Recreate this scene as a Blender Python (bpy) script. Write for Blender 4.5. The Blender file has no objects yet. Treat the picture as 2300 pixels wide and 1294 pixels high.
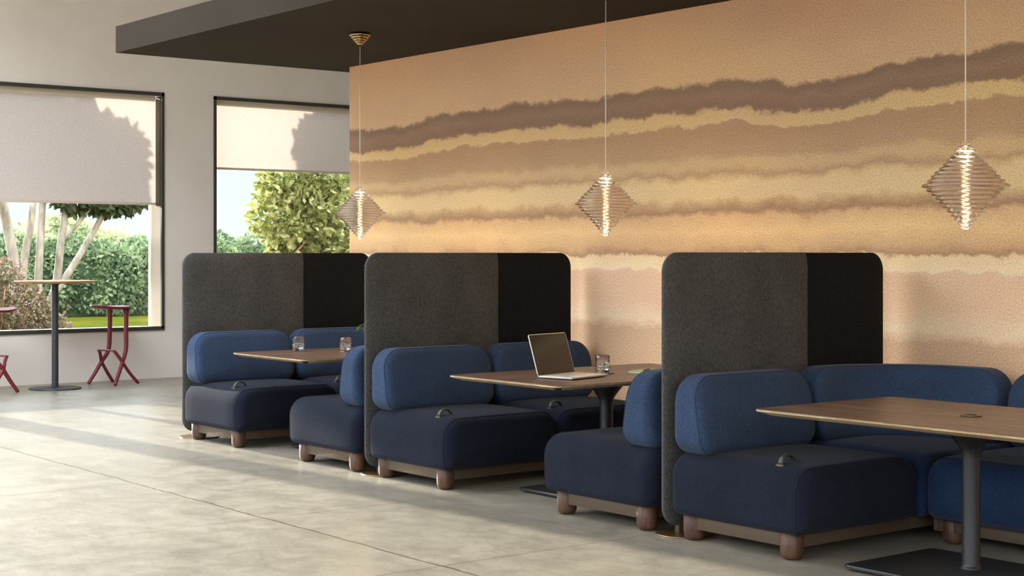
import bpy, bmesh, math, random
from mathutils import Vector, Matrix, noise as mnoise
PI = math.pi
rnd = random.Random(7)
scene = bpy.context.scene
COL = scene.collection

# ---------------------------------------------------------------- materials
def lin(c):
    return tuple(((v/255.0)/12.92 if v/255.0 <= .04045 else ((v/255.0+.055)/1.055)**2.4) for v in c) + (1.0,)

class NT:
    def __init__(s, name):
        s.m = bpy.data.materials.new(name); s.m.use_nodes = True
        s.t = s.m.node_tree; s.t.nodes.clear()
        s.out = s.t.nodes.new('ShaderNodeOutputMaterial')
    def n(s, typ, **kw):
        nd = s.t.nodes.new(typ)
        for k, v in kw.items():
            if k.startswith('i_'):
                key = k[2:].replace('_', ' ')
                nd.inputs[int(key) if key.isdigit() else key].default_value = v
            else:
                setattr(nd, k, v)
        return nd
    def l(s, a, b, ao=0, bi=0):
        s.t.links.new(a.outputs[ao], b.inputs[bi]); return b
    def coord(s, scale=(1, 1, 1), which='Object'):
        tc = s.n('ShaderNodeTexCoord'); mp = s.n('ShaderNodeMapping')
        mp.inputs['Scale'].default_value = scale
        s.l(tc, mp, which, 0); return mp
    def noise(s, src, scale, detail=3, rough=.5, dist=0):
        nz = s.n('ShaderNodeTexNoise'); nz.inputs['Scale'].default_value = scale
        nz.inputs['Detail'].default_value = detail; nz.inputs['Roughness'].default_value = rough
        nz.inputs['Distortion'].default_value = dist
        s.l(src, nz, 0, 'Vector'); return nz
    def ramp(s, src, stops, so=0, interp='LINEAR'):
        r = s.n('ShaderNodeValToRGB'); r.color_ramp.interpolation = interp
        e = r.color_ramp.elements
        while len(e) < len(stops): e.new(.5)
        for i, (p, c) in enumerate(stops):
            e[i].position = p; e[i].color = c if len(c) == 4 else tuple(c)+(1,)
        s.l(src, r, so, 'Fac'); return r
    def math(s, op, a, b=None, ao=0, bo=0, clamp=False):
        m = s.n('ShaderNodeMath', operation=op); m.use_clamp = clamp
        for i, (v, o) in enumerate(((a, ao), (b, bo))):
            if v is None: continue
            if isinstance(v, (int, float)): m.inputs[i].default_value = v
            else: s.l(v, m, o, i)
        return m
    def mixc(s, fac, a, b, blend='MIX', fo=0, ao=0, bo=0):
        m = s.n('ShaderNodeMix', data_type='RGBA', blend_type=blend)
        if isinstance(fac, (int, float)): m.inputs[0].default_value = fac
        else: s.l(fac, m, fo, 0)
        for idx, v, o in ((6, a, ao), (7, b, bo)):
            if isinstance(v, tuple): m.inputs[idx].default_value = v
            else: s.l(v, m, o, idx)
        return m
    def bsdf(s, color=None, rough=.5, metal=0, co=0, spec=.5, sheen=0, **kw):
        b = s.n('ShaderNodeBsdfPrincipled')
        b.inputs['Roughness'].default_value = rough; b.inputs['Metallic'].default_value = metal
        b.inputs['Specular IOR Level'].default_value = spec
        b.inputs['Sheen Weight'].default_value = sheen
        if isinstance(color, tuple): b.inputs['Base Color'].default_value = color
        elif color is not None: s.l(color, b, co, 'Base Color')
        s.l(b, s.out, 0, 0); return b
    def bump(s, b, h, strength=.2, dist=.01, ho=0):
        bp = s.n('ShaderNodeBump'); bp.inputs['Strength'].default_value = strength
        bp.inputs['Distance'].default_value = dist
        s.l(h, bp, ho, 'Height'); s.l(bp, b, 0, 'Normal'); return bp

def sc(c, k): return (c[0]*k, c[1]*k, c[2]*k, 1)

def m_plain(name, rgb, rough=.5, metal=0, spec=.5):
    t = NT(name); t.bsdf(lin(rgb), rough, metal, spec=spec); return t.m

def m_fabric(name, c1, c2, scale=420, bs=.35, sheen=.08, vary=.35):
    t = NT(name); co = t.coord()
    a = t.noise(co, scale, 2, .6)
    st = t.coord((1, 1, .35)); b2 = t.noise(st, scale*.6, 2, .7)
    mx = t.math('ADD', a, b2); mx = t.math('MULTIPLY', mx, .5)
    big = t.noise(co, 3.5, 2)
    r = t.ramp(mx, [(.36, lin(c1)), (.64, lin(c2))])
    r2 = t.ramp(big, [(.3, (.88, .88, .88, 1)), (.7, (1.1, 1.1, 1.1, 1))])
    cm = t.mixc(1.0, r, r2, 'MULTIPLY')
    b = t.bsdf(cm, 1.0, co=2, spec=.06, sheen=sheen); b.inputs['Sheen Roughness'].default_value = .5
    t.bump(b, mx, bs, .002); return t.m

def m_knit(name, c1, c2):
    t = NT(name); co = t.coord()
    w = t.n('ShaderNodeTexWave', wave_type='BANDS', bands_direction='Z'); w.inputs['Scale'].default_value = 34
    w.inputs['Distortion'].default_value = 1.2; w.inputs['Detail'].default_value = 1; w.inputs['Detail Scale'].default_value = 8
    t.l(co, w, 0, 'Vector')
    v = t.n('ShaderNodeTexVoronoi'); v.inputs['Scale'].default_value = 170; t.l(co, v, 0, 'Vector')
    sp = t.ramp(v, [(.0, (1, 1, 1, 1)), (.28, (0, 0, 0, 1))])
    mm = t.math('MULTIPLY', w, sp, 1 if False else 0, 0)
    r = t.ramp(mm, [(.1, lin(c1)), (.7, lin(c2))])
    b = t.bsdf(r, .9, spec=.2); t.bump(b, mm, .4, .002); return t.m

def m_wood(name, dark, light, axis='X', rough=.45, scale=1.0):
    t = NT(name)
    s = {'X': (.9*scale, 9*scale, 9*scale), 'Y': (9*scale, .9*scale, 9*scale), 'Z': (9*scale, 9*scale, .9*scale)}[axis]
    co = t.coord(s)
    n1 = t.noise(co, 2.2, 6, .65, .6); n2 = t.noise(co, 14, 3, .6)
    mx = t.math('MULTIPLY_ADD', n2, .35); t.l(n1, mx, 0, 2)
    r = t.ramp(mx, [(.42, lin(dark)), (.62, lin(tuple((dark[i]+light[i])/2 for i in range(3)))), (.85, lin(light))])
    b = t.bsdf(r, rough, spec=.4); t.bump(b, mx, .12, .003); return t.m

def m_plaster(name, c1, c2):
    t = NT(name); co = t.coord()
    n = t.noise(co, .9, 4, .6); n2 = t.noise(co, 40, 3)
    r = t.ramp(n, [(.35, lin(c1)), (.65, lin(c2))])
    b = t.bsdf(r, .9, spec=.2); t.bump(b, n2, .08, .004); return t.m

def m_floor():
    t = NT('floor_concrete'); co = t.coord()
    n = t.noise(co, .55, 5, .62, .4); n2 = t.noise(co, 5, 6, .7); n3 = t.noise(co, 90, 3, .6)
    stain = t.noise(t.coord((1.0, 2.2, 1)), 1.7, 6, .75, .5)
    base = t.ramp(n, [(.3, lin((138, 131, 118))), (.5, lin((149, 141, 127))), (.72, lin((158, 150, 136)))])
    fine = t.ramp(n2, [(.3, (.88, .88, .87, 1)), (.6, (1.04, 1.04, 1.03, 1))])
    c = t.mixc(1, base, fine, 'MULTIPLY', ao=0, bo=0)
    st = t.ramp(stain, [(.52, (1, 1, 1, 1)), (.68, (.88, .87, .85, 1))])
    mid = t.noise(t.coord((1, 1.6, 1)), 22, 5, .75, .3)
    c2 = t.mixc(1, c, st, 'MULTIPLY', ao=2)
    md = t.ramp(mid, [(.36, (.86, .85, .83, 1)), (.5, (1, 1, 1, 1)), (.66, (1.06, 1.06, 1.05, 1))])
    c2 = t.mixc(1, c2, md, 'MULTIPLY', ao=2)
    grain = t.ramp(n3, [(.3, (.84, .84, .83, 1)), (.6, (1.05, 1.05, 1.05, 1))])
    c2 = t.mixc(1, c2, grain, 'MULTIPLY', ao=2)
    # slab joints: lines along X at fixed Y, lines along Y at fixed X
    sep = t.n('ShaderNodeSeparateXYZ'); t.l(co, sep)
    wob = t.noise(co, 5, 4, .6); wob1 = t.math('SUBTRACT', wob, .5); wv = t.math('MULTIPLY', wob1, .05)
    wv2 = t.math('MULTIPLY', wob1, .018)
    def line(comp, off, pitch, w, wb):
        a = t.math('ADD', sep, wb, ao=comp); a = t.math('SUBTRACT', a, off)
        a = t.math('PINGPONG', a, pitch/2) if pitch else t.math('ABSOLUTE', a)
        return t.math('LESS_THAN', a, w)
    l1 = line(1, 4.09, 0, .0065, wv)
    l2 = line(0, -7.34, 3.22, .0032, wv2); l3 = line(0, -8.95, 3.22, .0032, wv2)
    # pingpong period is 2*scale: pitch/2*2 = pitch
    l4 = line(1, 5.2, 0, .002, wv2)
    lm = t.math('MAXIMUM', l1, l2); lm = t.math('MAXIMUM', lm, l3); lm2 = t.math('MULTIPLY', l4, .5)
    lm = t.math('MAXIMUM', lm, lm2)
    pit = t.n('ShaderNodeTexVoronoi'); pit.inputs['Scale'].default_value = 6; t.l(co, pit, 0, 'Vector')
    pm = t.math('LESS_THAN', pit, .035); pm = t.math('MULTIPLY', pm, .6)
    allm = t.math('MAXIMUM', lm, pm)
    fc = t.mixc(allm, c2, lin((92, 78, 60)), ao=2)
    b = t.bsdf(fc, .4, co=2, spec=.5)
    rr = t.ramp(n2, [(.3, (.26,)*3+(1,)), (.7, (.48,)*3+(1,))]); t.l(rr, b, 0, 'Roughness')
    inv = t.math('SUBTRACT', n2, allm); h = t.math('MULTIPLY_ADD', n3, .25); t.l(inv, h, 0, 2)
    t.bump(b, h, .22, .004); return t.m

def m_mural():
    t = NT('mural_wallcovering'); co = t.coord()
    sep = t.n('ShaderNodeSeparateXYZ'); t.l(co, sep)
    # wobble of the strata: stretched noise in X
    cA = t.coord((.9, 1, .5)); nA = t.noise(cA, 1.3, 7, .58)
    cB = t.coord((2.2, 1, 3.0)); nB = t.noise(cB, 2.4, 6, .68)
    a = t.math('SUBTRACT', nA, .5); a = t.math('MULTIPLY', a, .08)
    b_ = t.math('SUBTRACT', nB, .5); b_ = t.math('MULTIPLY', b_, .15)
    # broad lift of the strata along the wall
    cv = t.n('ShaderNodeFloatCurve'); c0 = cv.mapping.curves[0]
    pts = [(-11.5, -.035), (-11.0, -.055), (-10.4, -.02), (-10.0, .02), (-9.0, .01), (-8.1, .01), (-7.4, .012),
           (-6.8, 0), (-6.2, -.05), (-5.7, 0), (-4.8, .02)]
    nx = t.math('ADD', sep, 12.0, ao=0); nx = t.math('DIVIDE', nx, 8.0)
    while len(c0.points) < len(pts): c0.points.new(.5, .5)
    for i, (x, v) in enumerate(pts):
        c0.points[i].location = ((x+12)/8, .5+v*4)
    cv.mapping.update(); t.l(nx, cv, 0, 'Value')
    off = t.math('SUBTRACT', cv, .5); off = t.math('DIVIDE', off, 4)
    zz = t.math('SUBTRACT', sep, a, ao=2); zz = t.math('SUBTRACT', zz, b_); 
    up = t.math('SUBTRACT', sep, 1.8, ao=2); up = t.math('MULTIPLY', up, 2.2, clamp=True)
    off = t.math('MULTIPLY', off, up)
    zz = t.math('SUBTRACT', zz, off)
    f = t.math('DIVIDE', zz, 3.2)
    S = [(0, (222, 176, 138)), (.65, (228, 182, 142)), (.90, (216, 172, 134)), (.96, (242, 206, 166)), (1.08, (232, 186, 148)),
         (1.24, (228, 182, 144)), (1.285, (226, 184, 148)), (1.30, (244, 208, 164)), (1.385, (232, 194, 146)), (1.40, (176, 134, 100)),
         (1.45, (206, 160, 116)), (1.55, (224, 178, 126)), (1.64, (208, 162, 116)), (1.672, (160, 120, 90)), (1.72, (186, 146, 106)), (1.76, (212, 176, 130)),
         (1.86, (212, 176, 130)), (1.895, (196, 156, 114)), (1.912, (176, 138, 104)), (1.955, (196, 158, 116)), (1.99, (196, 158, 118)), (2.03, (178, 140, 106)),
         (2.19, (172, 132, 100)), (2.212, (174, 134, 102)), (2.224, (206, 168, 120)), (2.295, (204, 164, 118)), (2.315, (136, 104, 84)), (2.40, (148, 114, 92)),
         (2.472, (134, 103, 84)), (2.50, (206, 162, 122)), (2.75, (208, 160, 122)), (3.05, (206, 152, 114))]
    rp = t.ramp(f, [(z/3.2, lin(c)) for z, c in S])
    cl = t.noise(t.coord((.5, 1, 1.2)), 1.2, 3, .6)
    cr = t.ramp(cl, [(.3, (.93, .90, .93, 1)), (.5, (1, 1, 1, 1)), (.7, (1.07, 1.05, .96, 1))])
    cr = t.mixc(1, cr, (1.25, 1.38, 1.48, 1), 'MULTIPLY')
    c1 = t.mixc(1, rp, cr, 'MULTIPLY', bo=2)
    g = t.noise(co, 110, 2, .7); gr = t.ramp(g, [(.34, (.78, .77, .75, 1)), (.66, (1.16, 1.16, 1.16, 1))])
    c2 = t.mixc(1, c1, gr, 'MULTIPLY', ao=2)
    b = t.bsdf(c2, .95, co=2, spec=.1, sheen=.1)
    g2 = t.noise(co, 45, 4, .6); t.bump(b, g2, .18, .006); return t.m

def m_leaf(name, c1, c2, c3, tr=.35, scale=6):
    t = NT(name); co = t.coord()
    n = t.noise(co, scale, 4, .7)
    r = t.ramp(n, [(.35, lin(c1)), (.5, lin(c2)), (.66, lin(c3))])
    d = t.n('ShaderNodeBsdfPrincipled'); d.inputs['Roughness'].default_value = .55; d.inputs['Specular IOR Level'].default_value = .35
    t.l(r, d, 0, 'Base Color')
    tl = t.n('ShaderNodeBsdfTranslucent'); t.l(r, tl, 0, 'Color')
    mx = t.n('ShaderNodeMixShader'); mx.inputs[0].default_value = tr
    t.l(d, mx, 0, 1); t.l(tl, mx, 0, 2); t.l(mx, t.out, 0, 0); return t.m

def m_blind():
    t = NT('blind_fabric'); co = t.coord((1, 1, 1)); n = t.noise(co, 60, 3, .7)
    r = t.ramp(n, [(.3, lin((236, 226, 220))), (.7, lin((252, 246, 244)))])
    d = t.n('ShaderNodeBsdfDiffuse'); t.l(r, d, 0, 'Color')
    tl = t.n('ShaderNodeBsdfTranslucent'); t.l(r, tl, 0, 'Color')
    mx = t.n('ShaderNodeMixShader'); mx.inputs[0].default_value = .38
    t.l(d, mx, 0, 1); t.l(tl, mx, 0, 2); t.l(mx, t.out, 0, 0); return t.m

def m_glass(name, color=(1, 1, 1, 1), ior=1.45, rough=0, bumpscale=0, bs=0, clear=0):
    t = NT(name); g = t.n('ShaderNodeBsdfGlass'); g.inputs['Color'].default_value = color
    g.inputs['IOR'].default_value = ior; g.inputs['Roughness'].default_value = rough
    if bumpscale:
        n = t.noise(t.coord(), bumpscale, 2, .5); bp = t.n('ShaderNodeBump'); bp.inputs['Strength'].default_value = bs
        bp.inputs['Distance'].default_value = .01; t.l(n, bp, 0, 'Height'); t.l(bp, g, 0, 'Normal')
    if clear:
        tr = t.n('ShaderNodeBsdfTransparent'); tr.inputs['Color'].default_value = (.97, .95, .93, 1)
        mx = t.n('ShaderNodeMixShader'); mx.inputs[0].default_value = clear
        t.l(g, mx, 0, 1); t.l(tr, mx, 0, 2); t.l(mx, t.out, 0, 0)
    else: t.l(g, t.out, 0, 0)
    return t.m

def m_pane():
    t = NT('window_pane'); tr = t.n('ShaderNodeBsdfTransparent'); tr.inputs['Color'].default_value = (.95, .98, .97, 1)
    g = t.n('ShaderNodeBsdfGlossy'); g.inputs['Roughness'].default_value = 0
    fr = t.n('ShaderNodeFresnel'); fr.inputs['IOR'].default_value = 1.45
    mx = t.n('ShaderNodeMixShader'); t.l(fr, mx, 0, 0); t.l(tr, mx, 0, 1); t.l(g, mx, 0, 2); t.l(mx, t.out, 0, 0); return t.m

def m_emit(name, col, s):
    t = NT(name); e = t.n('ShaderNodeEmission'); e.inputs['Color'].default_value = col; e.inputs['Strength'].default_value = s
    t.l(e, t.out, 0, 0); return t.m

def m_grass():
    t = NT('lawn_grass'); co = t.coord()
    n = t.noise(co, .35, 4, .6); n2 = t.noise(co, 14, 4, .7)
    r = t.ramp(n, [(.35, lin((50, 62, 22))), (.6, lin((88, 80, 26)))])
    r2 = t.ramp(n2, [(.3, (.65, .7, .6, 1)), (.7, (1.15, 1.15, 1.1, 1))])
    c = t.mixc(1, r, r2, 'MULTIPLY'); b = t.bsdf(c, 1, co=2, spec=0); return t.m

def m_bark():
    t = NT('pale_bark'); co = t.coord((1, 1, .3)); n = t.noise(co, 9, 5, .7)
    r = t.ramp(n, [(.35, lin((124, 112, 100))), (.6, lin((172, 162, 150)))])
    b = t.bsdf(r, .85, spec=.2); t.bump(b, n, .3, .02); return t.m

M = {}
M['plaster'] = m_plaster('wall_plaster', (236, 228, 219), (245, 238, 230))
M['floor'] = m_floor()
M['mural'] = m_mural()
M['soffit'] = m_plaster('soffit_paint', (46, 38, 28), (52, 44, 33))
M['ceiling'] = m_plain('ceiling_paint', (232, 228, 220), .9)
M['frame'] = m_plain('frame_paint', (62, 60, 54), .5)
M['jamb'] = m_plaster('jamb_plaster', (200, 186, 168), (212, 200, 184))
M['jamb_shade'] = m_plain('jamb_shade_dark', (74, 66, 50), .55)  # dark tone standing in for shade on the window jamb
M['blue'] = m_fabric('blue_wool', (36, 49, 72), (62, 78, 104), 420)
M['navy'] = m_fabric('navy_wool', (21, 24, 34), (36, 40, 52), 420, .25, .04)
M['navy_lit'] = m_fabric('navy_wool_lit', (24, 37, 60), (40, 57, 86), 420)  # seat wool again, the bluer light on the right-hand seats put into its colour
M['piping'] = m_plain('blue_piping', (40, 56, 84), .9)
M['piping2'] = m_plain('navy_piping', (22, 27, 42), .9)
M['grey'] = m_fabric('grey_felt', (50, 50, 50), (100, 98, 96), 300, .5, .05)
M['black'] = m_knit('black_knit', (20, 21, 23), (90, 92, 92))
M['walnut_leg'] = m_wood('walnut_turned', (48, 31, 21), (98, 68, 48), 'Z', .5, 2)
M['walnut_x'] = m_wood('walnut_top_x', (70, 52, 42), (126, 99, 82), 'X', .38)
M['walnut_y'] = m_wood('walnut_top_y', (62, 45, 36), (112, 86, 70), 'Y', .38)
M['walnut_edge'] = m_wood('walnut_edge', (120, 96, 68), (196, 172, 136), 'X', .5, 2)
M['oak'] = m_wood('oak_top', (150, 104, 66), (206, 164, 116), 'Y', .4)
M['bronze'] = m_plain('bronze_rail', (84, 68, 52), .55, .2)
M['bronze_disc'] = m_plain('bronze_disc', (150, 120, 88), .32, .85)
M['blacksteel'] = m_plain('black_steel', (36, 37, 38), .42, .1)
M['anthracite'] = m_plain('anthracite_steel', (48, 54, 56), .45, .1)
M['leather'] = m_plain('dark_leather', (52, 52, 44), .5)
M['antique'] = m_plain('antique_brass', (104, 98, 76), .4, .7)
M['red'] = m_plain('red_plastic', (112, 34, 42), .42)
M['blind'] = m_blind()
M['blindbar'] = m_plain('blind_bar', (226, 214, 196), .5)
M['pane'] = m_pane()
M['lampglass'] = m_glass('lamp_glass', (1, .965, .93, 1), 1.45, 0, 30, .03, .18)
M['tumbler'] = m_glass('tumbler_glass', (1, 1, 1, 1), 1.45, 0, 45, .6)
M['water'] = m_glass('water', (.98, 1, 1, 1), 1.33)
M['ice'] = m_glass('ice', (1, 1, 1, 1), 1.31, .02, 60, .5)
M['cord'] = m_plain('pale_cord', (236, 224, 204), .6)
M['glow'] = m_emit('filament_glow', (1, .74, .40, 1), 1.6)
M['glowbar'] = m_emit('led_disc_glow', (1, .86, .62, 1), 1.0)
M['silver'] = m_plain('laptop_silver', (226, 216, 206), .35, .35)
M['screen'] = m_plain('dark_display', (30, 27, 23), .12)
M['bezel'] = m_plain('display_bezel', (12, 12, 12), .2)
M['keys'] = m_plain('pale_keys', (205, 198, 192), .5)
M['notebook'] = m_plain('green_cover', (150, 164, 98), .7)
M['paper'] = m_plain('paper', (225, 220, 205), .8)
M['redbrown'] = m_plain('redbrown_band', (140, 60, 44), .5)
M['pot'] = m_plaster('pot_glaze', (150, 152, 144), (170, 170, 160))
M['soil'] = m_plain('soil', (60, 44, 32), .95)
M['plantleaf'] = m_leaf('pot_leaf', (74, 112, 20), (96, 136, 26), (120, 160, 40), .4, 40)
M['stem'] = m_plain('green_stem', (92, 96, 40), .6)
M['grass'] = m_grass()
M['bark'] = m_bark()
M['magbark'] = m_plain('brown_bark', (176, 138, 104), .8)
M['hedge'] = m_leaf('hedge_leaf', (76, 92, 62), (114, 130, 92), (160, 168, 122), .35, 1.6)
M['treeleaf'] = m_leaf('tree_leaf', (48, 58, 36), (66, 76, 48), (90, 96, 62), .35, 5)
M['magleaf'] = m_leaf('magnolia_leaf', (84, 92, 40), (146, 150, 78), (222, 208, 168), .35, 7)
M['shrubleaf'] = m_leaf('shrub_leaf', (78, 78, 52), (118, 108, 78), (170, 138, 132), .3, 9)
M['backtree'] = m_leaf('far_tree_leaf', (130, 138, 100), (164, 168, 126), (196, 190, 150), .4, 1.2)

# ---------------------------------------------------------------- helpers
def link(o, parent=None):
    COL.objects.link(o)
    if parent is not None: o.parent = parent
    return o
def obj(name, verts, faces, mat, parent=None, smooth=True, loc=None):
    me = bpy.data.meshes.new(name); me.from_pydata([tuple(v) for v in verts], [], faces); me.update()
    if smooth: me.polygons.foreach_set('use_smooth', [True]*len(me.polygons))
    mats = mat if isinstance(mat, (list, tuple)) else [mat]
    for m in mats: me.materials.append(m)
    o = bpy.data.objects.new(name, me); link(o, parent)
    if loc: o.location = loc
    return o
def objbm(name, bm, mat, parent=None, smooth=False, sharp=None):
    bmesh.ops.recalc_face_normals(bm, faces=bm.faces)
    me = bpy.data.meshes.new(name); bm.to_mesh(me); bm.free()
    if smooth: me.polygons.foreach_set('use_smooth', [True]*len(me.polygons))
    if sharp: me.set_sharp_from_angle(angle=math.radians(sharp))
    me.materials.append(mat)
    o = bpy.data.objects.new(name, me); return link(o, parent)
def tag(o, label=None, cat=None, group=None, kind=None):
    if label: o['label'] = label
    if cat: o['category'] = cat
    if group: o['group'] = group
    if kind: o['kind'] = kind
    return o
def empty(name, loc=(0, 0, 0), rz=0, **kw):
    o = bpy.data.objects.new(name, None); o.location = loc; o.rotation_euler = (0, 0, rz)
    o.empty_display_size = .1; link(o); tag(o, **kw); return o
def dup_tree(o, parent=None):
    c = o.copy(); COL.objects.link(c)
    if parent is not None:
        c.parent = parent
    for ch in list(o.children): dup_tree(ch, c)
    return c
def box_bm(bm, lo, hi):
    x0, y0, z0 = lo; x1, y1, z1 = hi
    v = [bm.verts.new(p) for p in ((x0, y0, z0), (x1, y0, z0), (x1, y1, z0), (x0, y1, z0), (x0, y0, z1), (x1, y0, z1), (x1, y1, z1), (x0, y1, z1))]
    for f in ((0, 3, 2, 1), (4, 5, 6, 7), (0, 1, 5, 4), (1, 2, 6, 5), (2, 3, 7, 6), (3, 0, 4, 7)): bm.faces.new([v[i] for i in f])
def boxes(name, lst, mat, parent=None, bevel=0):
    bm = bmesh.new()
    for lo, hi in lst: box_bm(bm, lo, hi)
    if bevel: bmesh.ops.bevel(bm, geom=list(bm.edges), offset=bevel, segments=2, affect='EDGES', profile=.6)
    return objbm(name, bm, mat, parent, smooth=bool(bevel), sharp=40 if bevel else None)
def lathe(name, prof, mat, parent=None, seg=40, loc=(0, 0, 0), smooth=True, sharp=35, caps=True):
    vs, fs = [], []
    for r, z in prof:
        for k in range(seg):
            a = 2*PI*k/seg; vs.append((loc[0]+r*math.cos(a), loc[1]+r*math.sin(a), loc[2]+z))
    for i in range(len(prof)-1):
        for k in range(seg):
            k2 = (k+1) % seg; fs.append((i*seg+k, i*seg+k2, (i+1)*seg+k2, (i+1)*seg+k))
    if caps:
        fs.append(tuple(range(seg-1, -1, -1))); fs.append(tuple((len(prof)-1)*seg+k for k in range(seg)))
    o = obj(name, vs, fs, mat, parent, smooth)
    if sharp: o.data.set_sharp_from_angle(angle=math.radians(sharp))
    return o
def tube_data(path, rad, seg=10, closed=False, flat=None):
    """sweep; rad a number or list; flat=(w,h,up) gives an elliptical section"""
    pts = [Vector(p) for p in path]; n = len(pts); vs, fs = [], []
    up = Vector(flat[2]) if flat else None; prev = None
    for i, p in enumerate(pts):
        a = pts[(i-1) % n] if (closed or i > 0) else p; b = pts[(i+1) % n] if (closed or i < n-1) else p
        t = (b-a).normalized()
        if up is not None: s = t.cross(up)
        elif prev is None: s = t.cross(Vector((0, 0, 1))) if abs(t.z) < .95 else t.cross(Vector((0, 1, 0)))
        else: s = prev - t*prev.dot(t)
        if s.length < 1e-6: s = Vector((1, 0, 0))
        s.normalize(); u = s.cross(t); prev = s
        r = rad[i] if isinstance(rad, (list, tuple)) else rad
        for k in range(seg):
            an = 2*PI*k/seg; c, d = math.cos(an), math.sin(an)
            if flat:
                q = p + s*(flat[0]*r*c) + u*(flat[1]*r*d)
            else: q = p + s*(r*c) + u*(r*d)
            vs.append(q)
    m = n if closed else n-1
    for i in range(m):
        j = (i+1) % n
        for k in range(seg):
            k2 = (k+1) % seg; fs.append((i*seg+k, i*seg+k2, j*seg+k2, j*seg+k))
    if not closed:
        fs.append(tuple(range(seg-1, -1, -1))); fs.append(tuple((n-1)*seg+k for k in range(seg)))
    return vs, fs
def merge(lst):
    V, Fc = [], []
    for v, f in lst:
        b = len(V); V += list(v); Fc += [tuple(i+b for i in x) for x in f]
    return V, Fc
def catmull(pts, n=8):
    P = [Vector(p) for p in pts]; out = []
    for i in range(len(P)-1):
        p0 = P[i-1] if i else P[0]*2-P[1]; p1, p2 = P[i], P[i+1]; p3 = P[i+2] if i+2 < len(P) else P[-1]*2-P[-2]
        for k in range(n):
            t = k/n
            out.append(.5*((2*p1)+(p2-p0)*t+(2*p0-5*p1+4*p2-p3)*t*t+(3*p1-p0-3*p2+p3)*t**3))
    out.append(P[-1]); return out

def rbox(h, rn, rp, fn=None, seg=7, mid=8):
    """box of half sizes h, rounded: rn/rp radii on the negative/positive side of each axis; fn maps each vertex"""
    axes = []
    for a in range(3):
        c = []
        for k in range(seg+1): c.append(-h[a] + rn[a]*(1-math.cos(PI/2*k/seg)) if False else -h[a]+rn[a]*k/seg)
        lo, hi = -h[a]+rn[a], h[a]-rp[a]
        for k in range(1, mid): c.append(lo+(hi-lo)*k/mid)
        for k in range(seg+1): c.append(hi+rp[a]*k/seg)
        axes.append(c)
    vid, vs, fs = {}, [], []
    def get(i, j, k):
        key = (i, j, k)
        if key in vid: return vid[key]
        p = (axes[0][i], axes[1][j], axes[2][k]); inn, q = [], []
        for a in range(3):
            lo, hi = -h[a]+rn[a], h[a]-rp[a]
            if p[a] < lo: inn.append(lo); q.append((p[a]-lo)/rn[a])
            elif p[a] > hi: inn.append(hi); q.append((p[a]-hi)/rp[a])
            else: inn.append(p[a]); q.append(0.0)
        # even spacing on the sphere: cube -> sphere by tangent remap
        q = [math.tan(x*PI/4) for x in q]
        L = math.sqrt(sum(x*x for x in q)) or 1; q = [x/L for x in q]
        o = []
        for a in range(3):
            r = rn[a] if q[a] < 0 else rp[a]
            o.append(inn[a]+q[a]*r)
        v = Vector(o)
        if fn: v = fn(v)
        vid[key] = len(vs); vs.append(v); return vid[key]
    n = [len(a)-1 for a in axes]
    for i in range(n[0]):
        for j in range(n[1]):
            fs.append((get(i, j, 0), get(i, j+1, 0), get(i+1, j+1, 0), get(i+1, j, 0)))
            fs.append((get(i, j, n[2]), get(i+1, j, n[2]), get(i+1, j+1, n[2]), get(i, j+1, n[2])))
    for i in range(n[0]):
        for k in range(n[2]):
            fs.append((get(i, 0, k), get(i+1, 0, k), get(i+1, 0, k+1), get(i, 0, k+1)))
            fs.append((get(i, n[1], k), get(i, n[1], k+1), get(i+1, n[1], k+1), get(i+1, n[1], k)))
    for j in range(n[1]):
        for k in range(n[2]):
            fs.append((get(0, j, k), get(0, j, k+1), get(0, j+1, k+1), get(0, j+1, k)))
            fs.append((get(n[0], j, k), get(n[0], j+1, k), get(n[0], j+1, k+1), get(n[0], j, k+1)))
    return vs, fs

# ---------------------------------------------------------------- the room
WX = -16.35; WO = -16.72          # inner and outer faces of the window wall
ZB, ZT = .56, 3.215               # window sill and head
wins = [(1.7, 4.32), (4.62, 7.82), (8.44, 11.3)]
def wall_with_holes():
    ys = [-3.0]; b = []
    for a, c in wins: ys += [a, c]
    ys.append(13.0)
    for i in range(0, len(ys), 2): b.append(((WO, ys[i], 0), (WX, ys[i+1], 4.6)))
    for a, c in wins: b += [((WO, a, 0), (WX, c, ZB)), ((WO, a, ZT), (WX, c, 4.6))]
    return b
tag(boxes('wall_left', wall_with_holes(), M['plaster']), kind='structure')
tag(boxes('floor', [((WX, -3, -.12), (4.2, 13, 0))], M['floor']), kind='structure')
tag(boxes('ceiling', [((WO, 4.6, 4.6), (4.2, 13, 4.8)), ((WO, -3, 4.6), (4.2, .4, 4.8)), ((-9.0, .4, 4.6), (4.2, 4.6, 4.8)), ((WO, .4, 4.6), (-14.0, 4.6, 4.8))], M['ceiling']), kind='structure')  # gap left over the aisle: unseen opening, added to brighten window wall and floor
tag(boxes('wall_right', [((-11.45, 7.2, 0), (4.0, 7.42, 3.0))], M['mural']), kind='structure')
tag(boxes('wall_back', [((4.0, -3, 0), (4.2, 13, .5)), ((4.0, -3, 3.4), (4.2, 13, 4.6)), ((4.0, 5, .5), (4.2, 13, 3.4))], M['plaster']), kind='structure')
tag(boxes('wall_far_side', [((WX, 12.8, 0), (4.0, 13, 4.6))], M['plaster']), kind='structure')
tag(boxes('ceiling_soffit', [((-11.78, 5.22, 3.0), (4.0, 9.4, 3.21))], M['soffit']), kind='structure')
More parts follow.
